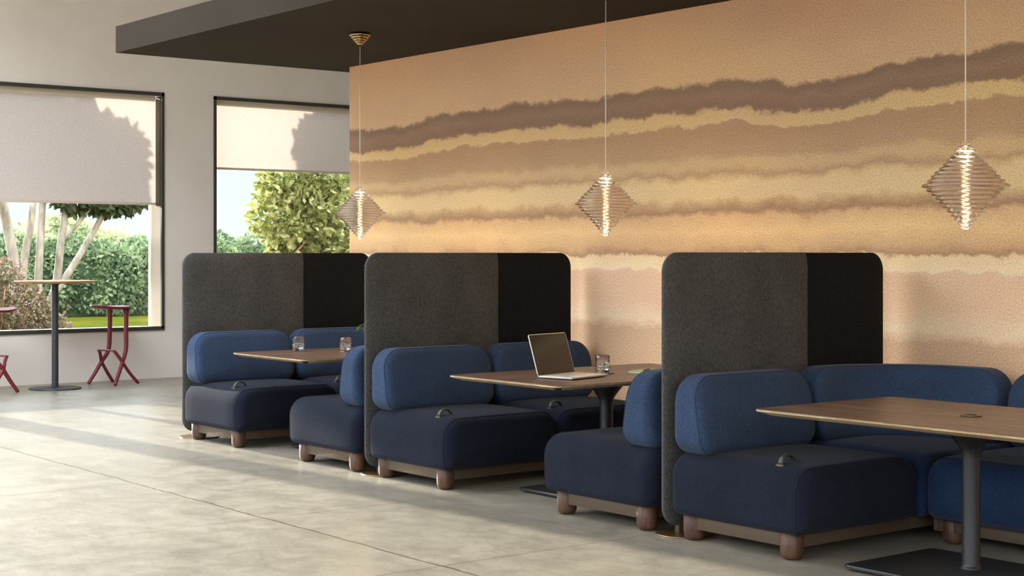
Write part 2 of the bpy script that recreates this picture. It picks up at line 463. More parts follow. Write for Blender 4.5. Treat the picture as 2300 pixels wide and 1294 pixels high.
for k, (a, c) in enumerate(wins):
    fw = .032
    w = boxes('window_%d' % (k+1), [((WX-.015, a, ZB-.0), (WX+.018, a+fw, ZT)), ((WX-.015, c-fw, ZB), (WX+.018, c, ZT)),
              ((WX-.015, a, ZT-fw-.008), (WX+.018, c, ZT)), ((WX-.015, a, ZB-.02), (WX+.018, c, ZB+fw-.008))], M['frame'])
    tag(w, kind='structure')
    boxes('window_jamb', [((WO-.02, a, ZB), (WX-.02, a+.006, ZT)), ((WO-.02, c-.006, ZB), (WX-.02, c, ZT)),
                          ((WO-.12, a, ZB-.02), (WX-.02, c, ZB+.008))], M['jamb'], w)
    boxes('window_glass', [((WO+.05, a+.01, ZB+.01), (WO+.056, c-.01, ZT-.01))], M['pane'], w)

def blind(win, zb, label, right_gap):
    a, c = wins[win]; X = -16.50
    e = empty('roller_blind', (X, (a+c)/2, 0), label=label, cat='window blind', group='roller blinds in the window wall')
    y0, y1 = -(c-a)/2+.03, (c-a)/2-right_gap
    path = [(0.02, y0, 3.155), (0.02, y1-.045 if right_gap < .015 else y1+.015, 3.155)]
    v, f = tube_data(path, .033, 20); r = obj('roller_tube', v, f, M['blindbar'], e); r.data.set_sharp_from_angle(angle=.8)
    nz, ny = 2, 24; bm = bmesh.new(); box_bm(bm, (-.0012, y0+.01, zb+.02), (0, y1, 3.16))
    objbm('blind_fabric', bm, M['blind'], e)
    boxes('bottom_bar', [((-.008, y0+.01, zb-.004), (.008, y1+.003, zb+.024))], M['blindbar'], e, .003)
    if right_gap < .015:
        boxes('jamb_shade_strip', [((.012, (c-a)/2-.034, zb-.015), (.12, (c-a)/2-.007, ZT-.045))], M['jamb_shade'], e)  # added dark strip: the blind's shadow on the jamb, built as a solid
    return e
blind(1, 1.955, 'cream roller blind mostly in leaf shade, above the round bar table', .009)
blind(2, 2.385, 'cream roller blind half sunlit, half in leaf shade, beside the mural wall', .02)
blind(0, 3.0, 'cream roller blind rolled up almost to the window head', .02)

# ---------------------------------------------------------------- lounge modules
# local frame: x = depth (back at 0, front at .86), y = width 0..W, z up
W = .86; D = .87
def outline(hy, z0, z1, rt, rb, i, nc=7, ns=10, nv=5):
    """rounded rectangle in the YZ plane, inset by i; rt/rb are the top and bottom corner radii"""
    y, lo, hi = hy-i, z0+i, z1-i; rt, rb = max(rt-i, .004), max(rb-i, .004); P = []
    def arc(cy, cz, r, a0):
        for k in range(nc+1):
            a = math.radians(a0+90*k/nc); P.append((cy+r*math.cos(a), cz+r*math.sin(a)))
    def seg(p, q, n):
        for k in range(1, n): P.append((p[0]+(q[0]-p[0])*k/n, p[1]+(q[1]-p[1])*k/n))
    arc(y-rt, hi-rt, rt, 0); seg((y-rt, hi), (-y+rt, hi), ns)
    arc(-y+rt, hi-rt, rt, 90); seg((-y, hi-rt), (-y, lo+rb), nv)
    arc(-y+rb, lo+rb, rb, 180); seg((-y+rb, lo), (y-rb, lo), ns)
    arc(y-rb, lo+rb, rb, 270); seg((y, lo+rb), (y, hi-rt), nv)
    return P
def pillow(hx, hy, z0, z1, rt, rb, ref, reb, bulge, fn, ns=10, nx=6):
    """upholstered block: YZ outline swept along X, front and back edges rounded, front face gently domed.
    Returns vertices, faces and the loop where the front panel is sewn on."""
    lv = []
    for k in range(7):
        a = PI/2*k/6; lv.append((-hx+reb-reb*math.cos(a), reb-reb*math.sin(a)))
    for k in range(1, nx): lv.append((-hx+reb+(2*hx-reb-ref)*k/nx, 0))
    for k in range(8):
        a = PI/2*k/7; lv.append((hx-ref+ref*math.sin(a), ref-ref*math.cos(a)))
    vs, fs = [], []; cz = (z0+z1)/2; n = None
    for x, i in lv:
        P = outline(hy, z0, z1, rt, rb, i, ns=ns); n = len(P); vs += [Vector((x, y, z)) for y, z in P]
    m = len(lv)
    for j in range(m-1):
        for k in range(n): fs.append((j*n+k, j*n+(k+1) % n, (j+1)*n+(k+1) % n, (j+1)*n+k))
    for side, xx, ii, base in ((1, hx, ref, (m-1)*n), (-1, -hx, reb, 0)):
        P = outline(hy, z0, z1, rt, rb, ii, ns=ns); prev = base
        for t in (.93, .8, .64, .48, .32, .16):
            b0 = len(vs); dome = bulge*(1-t*t) if side > 0 else 0
            vs += [Vector((xx+dome, y*t, cz+(z-cz)*t)) for y, z in P]
            for k in range(n):
                f = (prev+k, prev+(k+1) % n, b0+(k+1) % n, b0+k); fs.append(f if side > 0 else f[::-1])
            prev = b0
        c0 = len(vs); vs.append(Vector((xx+(bulge if side > 0 else 0), 0, cz)))
        for k in range(n):
            f = (prev+k, prev+(k+1) % n, c0); fs.append(f if side > 0 else f[::-1])
    seam = [Vector((hx-ref*.62, y, z)) for y, z in outline(hy, z0, z1, rt, rb, ref*.072-.0012, ns=ns)]
    return [fn(v) for v in vs], fs, [fn(v) for v in seam]
def seat_fn(v):
    x, y, z = v
    u = max(0, 1-(x/(D/2))**2); w = max(0, 1-(y/(W/2))**2)
    if z > .10: z += .014*u*w
    y += .006*(y/(W/2))**3*max(0, 1-((z-.0)/.16)**2)
    return Vector((x+D/2, y+W/2, z+.28))
def make_seat_cushion(mat, parent, pip):
    v, f, sm = pillow(D/2, W/2-.003, -.158, .148, .115, .04, .075, .07, .014, seat_fn)
    o = obj('seat_cushion', v, f, mat, parent)
    v, f = tube_data(sm, .0021, 6, True); obj('seam_piping', v, f, pip, o); return o
LB = .84
def back_fn(v):
    x, y, z = v; t = (z+.195)/.39; th = 1.0-.40*max(0, t-.15)**1.2
    x = (x+.115)*th-.115
    return Vector((x+.128+.010*t, y+LB/2+.01, z+.195+.416))
def make_backrest(mat, parent, pip):
    v, f, sm = pillow(.115, LB/2, -.195, .195, .135, .10, .055, .05, .016, back_fn)
    o = obj('backrest', v, f, mat, parent)
    v, f = tube_data(sm, .0021, 6, True); obj('seam_piping', v, f, pip, o); return o
LEG = [(0.001, 0), (.03, .001), (.043, .007), (.050, .018), (.0535, .034), (.0545, .06), (.0545, .128), (.05, .13)]
def make_legs(parent, pos):
    for (x, y) in pos: lathe('leg', LEG, M['walnut_leg'], parent, 28, (x, y, 0), sharp=None)
def rail(parent, x0, x1, y0, y1, z0=.058, z1=.118):
    t = .02
    boxes('frame_rail', [((x0, y0, z0), (x1, y0+t, z1)), ((x0, y1-t, z0), (x1, y1, z1)), ((x0, y0+t, z0), (x0+t, y1-t, z1)), ((x1-t, y0+t, z0), (x1, y1-t, z1)),
          ((x0+t, y0+t, z1-.006), (x1-t, y1-t, z1+.004))], M['bronze'], parent, .002)
def handle(parent, x, y, ztop, flip=False):
    pts = [Vector((x, y+.046*(-math.cos(a)) , ztop+.001+.040*math.sin(a))) for a in [PI*k/14 for k in range(15)]]
    v, f = tube_data(pts, 1.0, 10, False, (.016, .0052, (0, 0, 1)))
    # make the band keep its width across X
    n = len(pts); vs = []
    for i, p in enumerate(pts):
        a = PI*i/(n-1); nr = Vector((0, -math.cos(a), math.sin(a)))
        for k in range(10):
            an = 2*PI*k/10; vs.append(p + Vector((1, 0, 0))*.016*math.cos(an) + nr*.006*math.sin(an))
    h = obj('handle', vs, f, M['leather'], parent)
    h['label'] = 'dark ribbed leather pull loop'
    pl = []
    for yy in (y-.046, y+.046):
        ring = [(x+.024*math.cos(2*PI*k/20), yy+.017*math.sin(2*PI*k/20)) for k in range(20)]
        vs2 = [(a, b, ztop-.006) for a, b in ring]+[(a, b, ztop+.003) for a, b in ring]
        fs2 = [tuple(range(19, -1, -1)), tuple(range(20, 40))]+[(k, (k+1) % 20, 20+(k+1) % 20, 20+k) for k in range(20)]
        pl.append((vs2, fs2))
    for V, Fc in pl: obj('mounting_plate', V, Fc, M['antique'], h, False)
    return h
def make_module(loc, rz, label, group, seatmat=None, backmat=None, hand=True, end=0):
    """end 0: the module's legs stand at its y=0 end, 1: at its y=W end"""
    e = empty('lounge_seat', loc, rz, label=label, cat='lounge seat', group=group)
    make_seat_cushion(seatmat or M['navy'], e, M['piping2']); make_backrest(backmat or M['blue'], e, M['piping'])
    ly = .085 if end == 0 else W-.085
    rail(e, .085, D-.09, .055 if end == 0 else 0, W if end == 0 else W-.055)
    make_legs(e, [(.105, ly), (D-.135, ly)])
    if hand: handle(e, D-.20, .125, .4265)
    return e
Y0 = 5.36
G1 = 'blue lounge seats with walnut legs'
# left benches face +X; two modules share one bench, legs at the outer ends
s3 = make_module((-5.605, Y0, 0), 0, 'blue lounge seat in front of the nearest grey screen, its leather loop in plain view', G1)
def copy_module(src, loc, rz, label):
    c = dup_tree(src); c.location = loc; c.rotation_euler = (0, 0, rz); c['label'] = label; return c
copy_module(s3, (-8.325, Y0, 0), 0, 'aisle-side blue lounge seat in front of the middle screen, left of the laptop')
s2 = make_module((-8.325, Y0+W, 0), 0, 'blue lounge seat by the mural wall, partly behind the open laptop and table', G1, end=1)
copy_module(s3, (-10.885, Y0, 0), 0, 'aisle-side blue lounge seat of the farthest booth, nearest the bar stools')
copy_module(s2, (-10.885, Y0+W, 0), 0, 'blue lounge seat behind the two water glasses in the farthest booth')
# right benches face -X (rotated half a turn; aisle side is local y=W)
def single(loc, rz, label, sm=None, bm_=None):
    e = make_module(loc, rz, label, G1, sm, bm_, hand=False, end=1)
    make_legs(e, [(.105, .085), (D-.135, .085)]); return e
r2 = single((-5.735, Y0+W, 0), PI, 'blue lounge seat facing the laptop, its back against the nearest screen')
copy_module(r2, (-8.455, Y0+W, 0), PI, 'blue lounge seat facing the farthest table, its back against the middle screen')
single((-4.735, 7.09, 0), -PI/2, 'blue lounge seat at the right edge, seen behind the nearest table column', M['navy_lit'], M['blue'])

# corner module with curved backrest
ec = empty('corner_lounge_seat', (-5.605, Y0+W, 0), 0, label='corner lounge seat with a long curved blue backrest behind the nearest table', cat='corner lounge seat')
def corner_fn(v):
    x, y, z = v; w = max(0, 1-(x/(D/2))**2)*max(0, 1-(y/(D/2))**2)
    if z > .10: z += .014*w
    return Vector((x+D/2, y+D/2, z+.28))
v, f, sm = pillow(D/2-.002, D/2-.004, -.158, .148, .10, .04, .05, .07, .004, corner_fn)
cs = obj('seat_cushion', v, f, M['navy_lit'], ec)
def path_pt(s):
    # plan path of the back centre line, s in 0..1 ; from (x .13,y .06) along +y, bend, along +x to (.80,.74)
    R = .50; L1 = .20; L2 = .24; A = PI/2*R; T = L1+A+L2; d = s*T
    if d < L1: return Vector((.10, .03+d, 0)), Vector((0, 1, 0))
    if d < L1+A:
        a = (d-L1)/R; return Vector((.10+R-R*math.cos(a), .03+L1+R*math.sin(a), 0)), Vector((math.sin(a), math.cos(a), 0))
    return Vector((.10+R+(d-L1-A), .03+L1+R, 0)), Vector((1, 0, 0))
LC = .20+PI/2*.50+.24
def curved_fn(v):
    x, y, z = v; t = (z+.195)/.39; th = 1.0-.40*max(0, t-.15)**1.2
    x = (x+.115)*th-.115
    q, tg = path_pt(min(1, max(0, (y+LC/2)/LC))); nrm = Vector((tg.y, -tg.x, 0))
    return q+nrm*(x+.02)+Vector((0, 0, z+.195+.416))
v, f, sm = pillow(.115, LC/2, -.195, .195, .135, .10, .055, .05, .004, curved_fn, ns=30)
cb = obj('backrest', v, f, M['blue'], ec)
v, f = tube_data(sm, .0021, 6, True); obj('seam_piping', v, f, M['piping'], cb)
for yy in (-.24, .20):
    P = [curved_fn(Vector((.1165, yy, z))) for z in [-.135+.27*k/12 for k in range(13)]]
    v, f = tube_data(P, .002, 6); obj('seam_piping', v, f, M['piping'], cb)
rail(ec, .085, D-.09, .0, W-.055)
make_legs(ec, [(.105, .78)])

# ---------------------------------------------------------------- privacy screens
def make_screen(X, label):
    e = empty('privacy_screen', (X, 5.39, 0), 0, label=label, cat='privacy screen', group='felt privacy screens between the booths')
    zc, hz = .725, .682
    def off(y):
        return lambda v: Vector((v.x, v.y+y, v.z+zc))
    v, f = rbox((.024, .525, hz), (.02, .10, .10), (.02, .003, .10), off(.525), 8, 6)
    a = obj('screen_panel', v, f, M['grey'], e); a['label'] = 'grey felt panel on the aisle side'
    v, f = rbox((.023, .325, hz-.001), (.02, .003, .10), (.02, .10, .10), off(1.376), 8, 6)
    b = obj('screen_panel', v, f, M['black'], e); b['label'] = 'black knit panel on the wall side'
    for y in (.13, 1.5):
        d = lathe('base_disc', [(.001, .0), (.150, .0), (.152, .003), (.150, .007), (.001, .008)], M['bronze_disc'], e, 56, (.03, y, 0), sharp=30)
        boxes('foot_post', [((-.015, y-.03, .006), (.015, y+.03, .07))], M['bronze'], d, .002)
    return e
make_screen(-5.67, 'grey and black screen nearest the camera, left of the curved corner seat')
make_screen(-8.39, 'middle grey and black screen, standing behind the laptop')
make_screen(-10.95, 'farthest grey and black screen, standing behind the two water glasses')

# ---------------------------------------------------------------- booth tables
def rrect(hx, hy, r, n=6):
    pts = []
    for cx, cy, a0 in ((hx-r, hy-r, 0), (-hx+r, hy-r, 90), (-hx+r, -hy+r, 180), (hx-r, -hy+r, 270)):
        for k in range(n+1):
            a = math.radians(a0+90*k/n); pts.append((cx+r*math.cos(a), cy+r*math.sin(a)))
    return pts
def slab(name, levels, mat, parent, seg=6):
    """levels: (hx, hy, r, z) from bottom up"""
    vs, fs = [], []; n = 4*(seg+1)
    for hx, hy, r, z in levels: vs += [(x, y, z) for x, y in rrect(hx, hy, r, seg)]
    for i in range(len(levels)-1):
        for k in range(n): fs.append((i*n+k, i*n+(k+1) % n, (i+1)*n+(k+1) % n, (i+1)*n+k))
    fs.append(tuple(range(n-1, -1, -1))); fs.append(tuple((len(levels)-1)*n+k for k in range(n)))
    o = obj(name, vs, fs, mat, parent, True); o.data.set_sharp_from_angle(angle=math.radians(25)); return o
HT = .69
def make_table(loc, hx, hy, bx, by, boff, label, topm, axis):
    e = empty('booth_table', loc, 0, label=label, cat='table', group='walnut booth tables on black columns')
    tp = slab('tabletop', [(hx-.055, hy-.055, .03, HT-.030), (hx-.004, hy-.004, .045, HT-.012), (hx, hy, .05, HT-.010), (hx, hy, .05, HT-.002), (hx-.002, hy-.002, .05, HT)], [topm, M['walnut_edge'], M['blacksteel']], e, 8)
    for p in tp.data.polygons:
        if abs(p.normal.z) < .3: p.material_index = 1
        elif p.normal.z < -.3: p.material_index = 2 if p.normal.z < -.95 else 1
    prof = [(.055, .026), (.044, .034), (.0395, .05), (.0395, .50), (.041, .525), (.047, .548), (.065, .575), (.12, .645), (.13, HT-.0305)]
    lathe('column', prof, M['blacksteel'], e, 48, sharp=None)
    g = lathe('cable_grommet', [(.0, HT-.001), (.046, HT-.001), (.047, HT+.004), (.043, HT+.0065), (.012, HT+.0065), (.001, HT+.0065)], M['antique'], e, 40, sharp=30, caps=False)
    boxes('grommet_slot', [((-.022, -.012+k*.010, HT+.0062), (.022, -.008+k*.010, HT+.0085)) for k in range(3)], M['blacksteel'], g)
    b = slab('base_plate', [(bx, by, .03, .012), (bx, by, .03, .021), (bx-.004, by-.004, .028, .026)], M['blacksteel'], e, 6)
    b.location = (boff[0], boff[1], 0)
    for sx in (-1, 1):
        for sy in (-1, 1): lathe('levelling_foot', [(.02, 0), (.024, .004), (.024, .0125)], M['blacksteel'], b, 20, (sx*(bx-.05), sy*(by-.05), 0))
    return e
make_table((-4.155, 5.80, 0), .83, .50, .42, .32, (.01, -.05), 'nearest walnut table, empty but for its round grommet', M['walnut_x'], 'X')
make_table((-6.97, 6.17, 0), .505, .80, .28, .45, (0, 0), 'walnut table carrying the open laptop, in the middle booth', M['walnut_y'], 'Y')
make_table((-9.63, 6.17, 0), .505, .80, .28, .45, (0, 0), 'walnut table with two water glasses and a potted plant, in the farthest booth', M['walnut_y'], 'Y')

# ---------------------------------------------------------------- pendants
def make_pendant(loc, label):
    e = empty('pendant_lamp', loc, 0, label=label, cat='pendant lamp', group='diamond-shaped ribbed glass pendants')
    zt, zb_, R = 1.885, 1.508, .180
    N = 21; parts = []
    for i in range(N):
        t = i/(N-1); z = zb_+.008+(zt-zb_-.016)*t
        k = 1-abs(t-.5)*2
        r = .018+(R-.018)*k**1.08 if i != N//2 else R+.004
        tr = .0092
        vs, fs = [], []; sg, ms = 56, 12
        for a in range(sg):
            an = 2*PI*a/sg; wob = 1+.012*math.sin(3*an+i*1.7)
            for b in range(ms):
                bn = 2*PI*b/ms; rr = r*wob-tr+tr*1.35*math.cos(bn)
                vs.append((rr*math.cos(an), rr*math.sin(an), z+tr*math.sin(bn)+.0012*math.sin(2*an+i)))
        for a in range(sg):
            for b in range(ms):
                a2, b2 = (a+1) % sg, (b+1) % ms
                fs.append((a*ms+b, a2*ms+b, a2*ms+b2, a*ms+b2))
        parts.append((vs, fs))
    V, Fc = merge(parts); obj('glass_shade', V, Fc, M['lampglass'], e)
    v, f = tube_data([(0, 0, zt-.05), (0, 0, 2.90)], .0028, 8); obj('cord', v, f, M['cord'], e)
    sk = lathe('lamp_socket', [(.001, zt-.058), (.026, zt-.058), (.027, zt-.052), (.026, zt-.046), (.001, zt-.046)], M['glowbar'], e, 32, sharp=30, caps=False)
    sk['label'] = 'glowing disc under the top of the shade'
    pts = [(0.0+.010*math.sin(k*.9), .008*math.cos(k*.8), zt-.06-k*.0165) for k in range(19)]
    v, f = tube_data(catmull(pts, 3), .0013, 8); o = obj('filament', v, f, M['glow'], e); o['label'] = 'thin glowing filament'
    cp = []
    for i, (r, z) in enumerate(((.076, 2.985), (.064, 2.969), (.050, 2.953), (.036, 2.938), (.022, 2.924))):
        vs, fs = [], []
        for a in range(40):
            an = 2*PI*a/40
            for b in range(10):
                bn = 2*PI*b/10; rr = r-.009+.012*math.cos(bn); vs.append((rr*math.cos(an), rr*math.sin(an), z+.0088*math.sin(bn)))
        for a in range(40):
            for b in range(10):
                a2, b2 = (a+1) % 40, (b+1) % 10; fs.append((a*10+b, a2*10+b, a2*10+b2, a*10+b2))
        cp.append((vs, fs))
    V, Fc = merge(cp); c = obj('ceiling_rose', V, Fc, M['rose'], e)
    lathe('rose_core', [(.05, 3.0), (.018, 2.925), (.004, 2.92)], M['rose'], c, 24)
    return e
M['rose'] = m_plain('polished_bronze', (190, 164, 128), .14, 1)
make_pendant((-4.165, 5.775, 0), 'glass pendant lamp largest in view, hanging over the empty nearest table')
make_pendant((-6.975, 6.17, 0), 'glass pendant lamp hanging over the laptop table, between the other two')
make_pendant((-9.63, 6.145, 0), 'glass pendant lamp with its ceiling rose showing, overlapping the end of the mural wall')

# ---------------------------------------------------------------- laptop
def make_laptop():
    # base corners measured: hinge-near (-6.95,5.63), front-near (-6.70,5.69); base width runs along +Y
    e = empty('laptop', (-6.945, 5.625, HT+.0005), 0, label='open silver laptop with a dark screen on the middle table', cat='laptop')
    e.rotation_euler = (0, 0, math.radians(14))
    Wd, Dp = .36, .245
    base = slab('laptop_base', [(Dp/2-.003, Wd/2-.003, .01, .004), (Dp/2, Wd/2, .012, .007), (Dp/2, Wd/2, .012, .0135), (Dp/2-.001, Wd/2-.001, .011, .0145)], M['silver'], e)
    base.location = (Dp/2, Wd/2, 0)
    for sx in (-.09, .09):
        for sy in (-.13, .13): boxes('rubber_foot', [((sx-.008, sy-.03, 0), (sx+.008, sy+.03, .0045))], M['bezel'], base)
    ks = []
    for r in range(5):
        for c in range(13):
            x = -.095+r*.0205; y = -.152+c*.0235; ks.append(((x, y, .0143), (x+.0175, y+.0205, .0158)))
    boxes('keyboard', ks, M['keys'], base)
    boxes('trackpad', [((.025, -.06, .0143), (.105, .06, .0149))], M['keys'], base)
    th = math.radians(107); u = Vector((math.cos(th), 0, math.sin(th))); H = .245
    lid = slab('screen_lid', [(H/2-.001, Wd/2-.001, .012, 0), (H/2, Wd/2, .012, .001), (H/2, Wd/2, .012, .0055), (H/2-.001, Wd/2-.001, .011, .0065)], M['silver'], e)
    # local x -> up along u ; local z -> facing the user (+x side)
    nrm = Vector((math.sin(th), 0, -math.cos(th)))
    mat = Matrix((( u.x, 0, nrm.x, .006+u.x*H/2-nrm.x*.0065), (0, 1, 0, Wd/2), (u.z, 0, nrm.z, .012+u.z*H/2-nrm.z*.0065), (0, 0, 0, 1)))
    # keep a right-handed frame: y flips nothing here
    if mat.to_3x3().determinant() < 0:
        mat = Matrix(((u.x, 0, nrm.x, .006+u.x*H/2-nrm.x*.0065), (0, -1, 0, Wd/2), (u.z, 0, nrm.z, .012+u.z*H/2-nrm.z*.0065), (0, 0, 0, 1)))
    lid.matrix_local = mat
    boxes('bezel', [((-H/2+.004, -Wd/2+.004, .0063), (H/2-.004, Wd/2-.004, .0069))], M['bezel'], lid)
    boxes('display', [((-H/2+.016, -Wd/2+.010, .0068), (H/2-.010, Wd/2-.010, .0073))], M['screen'], lid)
    return e
make_laptop()

# ---------------------------------------------------------------- glasses
def make_glass(loc, label, seed):
    e = empty('drinking_glass', loc, seed, label=label, cat='drinking glass', group='short rippled water glasses')
    vs, fs = [], []; seg = 48; hgt = .105
    prof = [(.001, .0015, 0), (.036, .001, 0), (.041, .004, .5), (.0425, .02, 1), (.0425, .05, 1), (.042, .08, .8), (.0415, hgt, .2), (.0395, hgt+.0008, .2), (.0385, hgt-.002, 0), (.0385, .05, 0), (.0375, .018, 0), (.033, .013, 0), (.001, .012, 0)]
    for r, z, w in prof:
        for k in range(seg):
            a = 2*PI*k/seg; rr = r*(1+w*.028*math.sin(7*a+seed+z*30)+w*.016*math.sin(12*a-z*55))
            vs.append((rr*math.cos(a), rr*math.sin(a), z))
    for i in range(len(prof)-1):
        for k in range(seg): fs.append((i*seg+k, i*seg+(k+1) % seg, (i+1)*seg+(k+1) % seg, (i+1)*seg+k))
    obj('glass_body', vs, fs, M['tumbler'], e)
    lathe('water', [(.001, .0135), (.032, .0145), (.0368, .019), (.0378, .054), (.001, .054)], M['water'], e, 40, sharp=40, caps=False)
    r = random.Random(int(seed*10))
    for k in range(3):
        bm = bmesh.new(); bmesh.ops.create_cube(bm, size=.021)
        bmesh.ops.bevel(bm, geom=list(bm.edges), offset=.004, segments=2, affect='EDGES')
        bmesh.ops.rotate(bm, verts=bm.verts, matrix=Matrix.Rotation(r.uniform(0, 3), 3, Vector((r.random(), r.random(), r.random())).normalized()))
        a = k*2.1+seed; bmesh.ops.translate(bm, verts=bm.verts, vec=(.016*math.cos(a), .016*math.sin(a), .044+.004*k))
        objbm('ice_cube', bm, M['ice'], e, True)
    return e
make_glass((-7.02, 6.185, HT+.007 if False else HT), 'rippled water glass standing right of the laptop', 1.0)
make_glass((-9.955, 5.82, HT), 'rippled water glass nearer the aisle on the farthest table', 2.2)
make_glass((-9.655, 6.035, HT), 'rippled water glass nearer the potted plant on the farthest table', 3.4)

# notebook and pencil
nb = empty('notebook', (-6.88, 6.42, HT), math.radians(16), label='green notebook lying on the laptop table beside the screen', cat='notebook')
boxes('cover', [((-.075, -.105, 0), (.075, .105, .002)), ((-.075, -.105, .011), (.075, .105, .013)), ((-.077, -.105, 0), (-.073, .105, .013))], M['notebook'], nb, .0006)
boxes('pages', [((-.073, -.102, .002), (.072, .102, .011))], M['paper'], nb)
v, f = tube_data([(-.03, -.02, .0175), (-.0, .12, .0175)], .0042, 6)
v = [Vector(p) for p in v]
pen = empty('pencil', (-6.90, 6.43, HT+.0135), math.radians(30), label='thin red-brown pencil lying on the green notebook', cat='pencil')
v, f = tube_data([(0, -.07, .0035), (0, .05, .0035)], .0035, 6); obj('pencil_body', v, f, M['redbrown'], pen, False)
v, f = tube_data([(0, .05, .0035), (0, .062, .0035)], [.0035, .0006], 6); obj('pencil_tip', v, f, M['paper'], pen, False)

# potted plant
pp = empty('potted_plant', (-10.0, 6.50, HT), 0, label='small green plant in a pale round pot on the farthest table, by the screen edge', cat='potted plant')
lathe('pot', [(.001, 0), (.034, 0), (.05, .012), (.060, .04), (.060, .062), (.054, .085), (.050, .089), (.047, .086), (.052, .06), (.05, .03), (.001, .02)], M['pot'], pp, 40, sharp=None, caps=False)
lathe('soil', [(.001, .07), (.05, .07), (.001, .071)], M['soil'], pp, 30, caps=False)
r = random.Random(4)
for k in range(9):
    a = 2*PI*k/9+.3; L = r.uniform(.09, .15); h = r.uniform(.05, .12)
    if k in (4, 5): L = .15
    pts = catmull([(0.01*math.cos(a), .01*math.sin(a), .07), (L*.35*math.cos(a), L*.35*math.sin(a), .07+h), (L*.75*math.cos(a), L*.75*math.sin(a), .07+h*1.05), (L*math.cos(a), L*math.sin(a), .07+h*.75)], 5)
    v, f = tube_data(pts, .0012, 5); st = obj('stem', v, f, M['stem'], pp)
    lv = []
    for i in range(4, len(pts)):
        p = pts[i]
        for sgn in (-1, 1):
            d = Vector((math.cos(a+sgn*1.1), math.sin(a+sgn*1.1), r.uniform(-.4, .3))).normalized(); s = Vector((-d.y, d.x, .2)).normalized()
            l, w = .017, .0065
            lv.append(([p, p+d*l*.5+s*w, p+d*l+Vector((0, 0, -.003)), p+d*l*.5-s*w], [(0, 1, 2, 3)]))
    V, Fc = merge(lv); obj('leaves', V, Fc, M['plantleaf'], st, False)

# ---------------------------------------------------------------- bar table and stools
bt = empty('bar_table', (-15.72, 6.30, 0), 0, label='tall round bar table with a wooden top and dark column by the window', cat='bar table')
lathe('tabletop', [(.001, 1.094), (.37, 1.094), (.408, 1.112), (.410, 1.118), (.406, 1.122), (.001, 1.122)], M['oak'], bt, 72, sharp=30, caps=False)
lathe('column', [(.034, .02), (.034, 1.075), (.05, 1.085), (.05, 1.094)], M['anthracite'], bt, 32)
lathe('base_disc', [(.001, 0), (.262, 0), (.266, .006), (.262, .013), (.05, .022), (.04, .028), (.001, .028)], M['anthracite'], bt, 64, sharp=30, caps=False)
def make_stool(loc, rz, label):
    # local +y is the footrest side
    e = empty('bar_stool', loc, rz, label=label, cat='bar stool', group='red bar stools at the round bar table')
    fr, fo = [], []
    for s in (-1, 1):
        post = catmull([(s*.125, -.055, .815), (s*.125, -.055, .60), (s*.13, -.05, .40), (s*.14, -.02, .31), (s*.16, .03, .235), (s*.18, .10, .12), (s*.205, .175, .006)], 6)
        n = len(post); rad = [(.034 if i < 2 else .0265) - (.008*i/n) for i in range(n)]
        v, f = tube_data(post, rad, 12, False); fr.append((v, f))
        vv = obj('leg_post', v, f, M['red'], e)
        rear = catmull([(s*.115, .105, .362), (s*.13, .075, .32), (s*.16, .03, .24), (s*.175, -.06, .12), (s*.195, -.165, .006)], 6)
        v, f = tube_data(rear, .0175, 12); obj('leg', v, f, M['red'], e)
        # web at the crossing
        v, f = rbox((.014, .026, .034), (.01, .02, .026), (.01, .02, .026), lambda p: p+Vector((s*.16, .03, .238)), 4, 2)
        obj('crossing_web', v, f, M['red'], e)
    v, f = tube_data(catmull([(-.115, .105, .362), (-.09, .112, .366), (.09, .112, .366), (.115, .105, .362)], 5), 1, 12, False, (.022, .010, (0, 0, 1)))
    obj('footrest', v, f, M['red'], e)
    # seat: D-shaped saddle
    out = []
    N = 48
    for k in range(N):
        a = 2*PI*k/N; c, s_ = math.cos(a), math.sin(a)
        x = .20*math.copysign(abs(c)**.8, c); y = .065+.215*math.copysign(abs(s_)**.8, s_)
        x *= (.80+.20*(.28-y)/.28) if y > 0 else 1
        out.append((x, y))
    vs, fs = [], []; lv = [(.10, 'b'), (.6, 'b'), (.93, 'b'), (1.0, 'm'), (.95, 't'), (.7, 't'), (.4, 't'), (.1, 't')]
    for sc_, kind in lv:
        for x, y in out:
            X, Y = x*sc_, .05+(y-.05)*sc_
            dip = .835-.010*(1-sc_**2)+.018*((Y-.05)/.2)**2*(1 if Y > .05 else .4)
            z = dip if kind == 't' else (dip-.009 if kind == 'm' else dip-.022-.006*(1-sc_))
            vs.append((X, Y, z))
    for i in range(len(lv)-1):
        for k in range(N): fs.append((i*N+k, i*N+(k+1) % N, (i+1)*N+(k+1) % N, (i+1)*N+k))
    fs.append(tuple(range(N-1, -1, -1))); fs.append(tuple((len(lv)-1)*N+k for k in range(N)))
    obj('seat', vs, fs, M['red'], e)
    return e
make_stool((-15.93, 7.04, 0), math.radians(199), 'dark red bar stool right of the round table, seen whole')
st2 = make_stool((-15.68, 5.61, 0), math.radians(18), 'dark red bar stool cut by the left edge of the view')

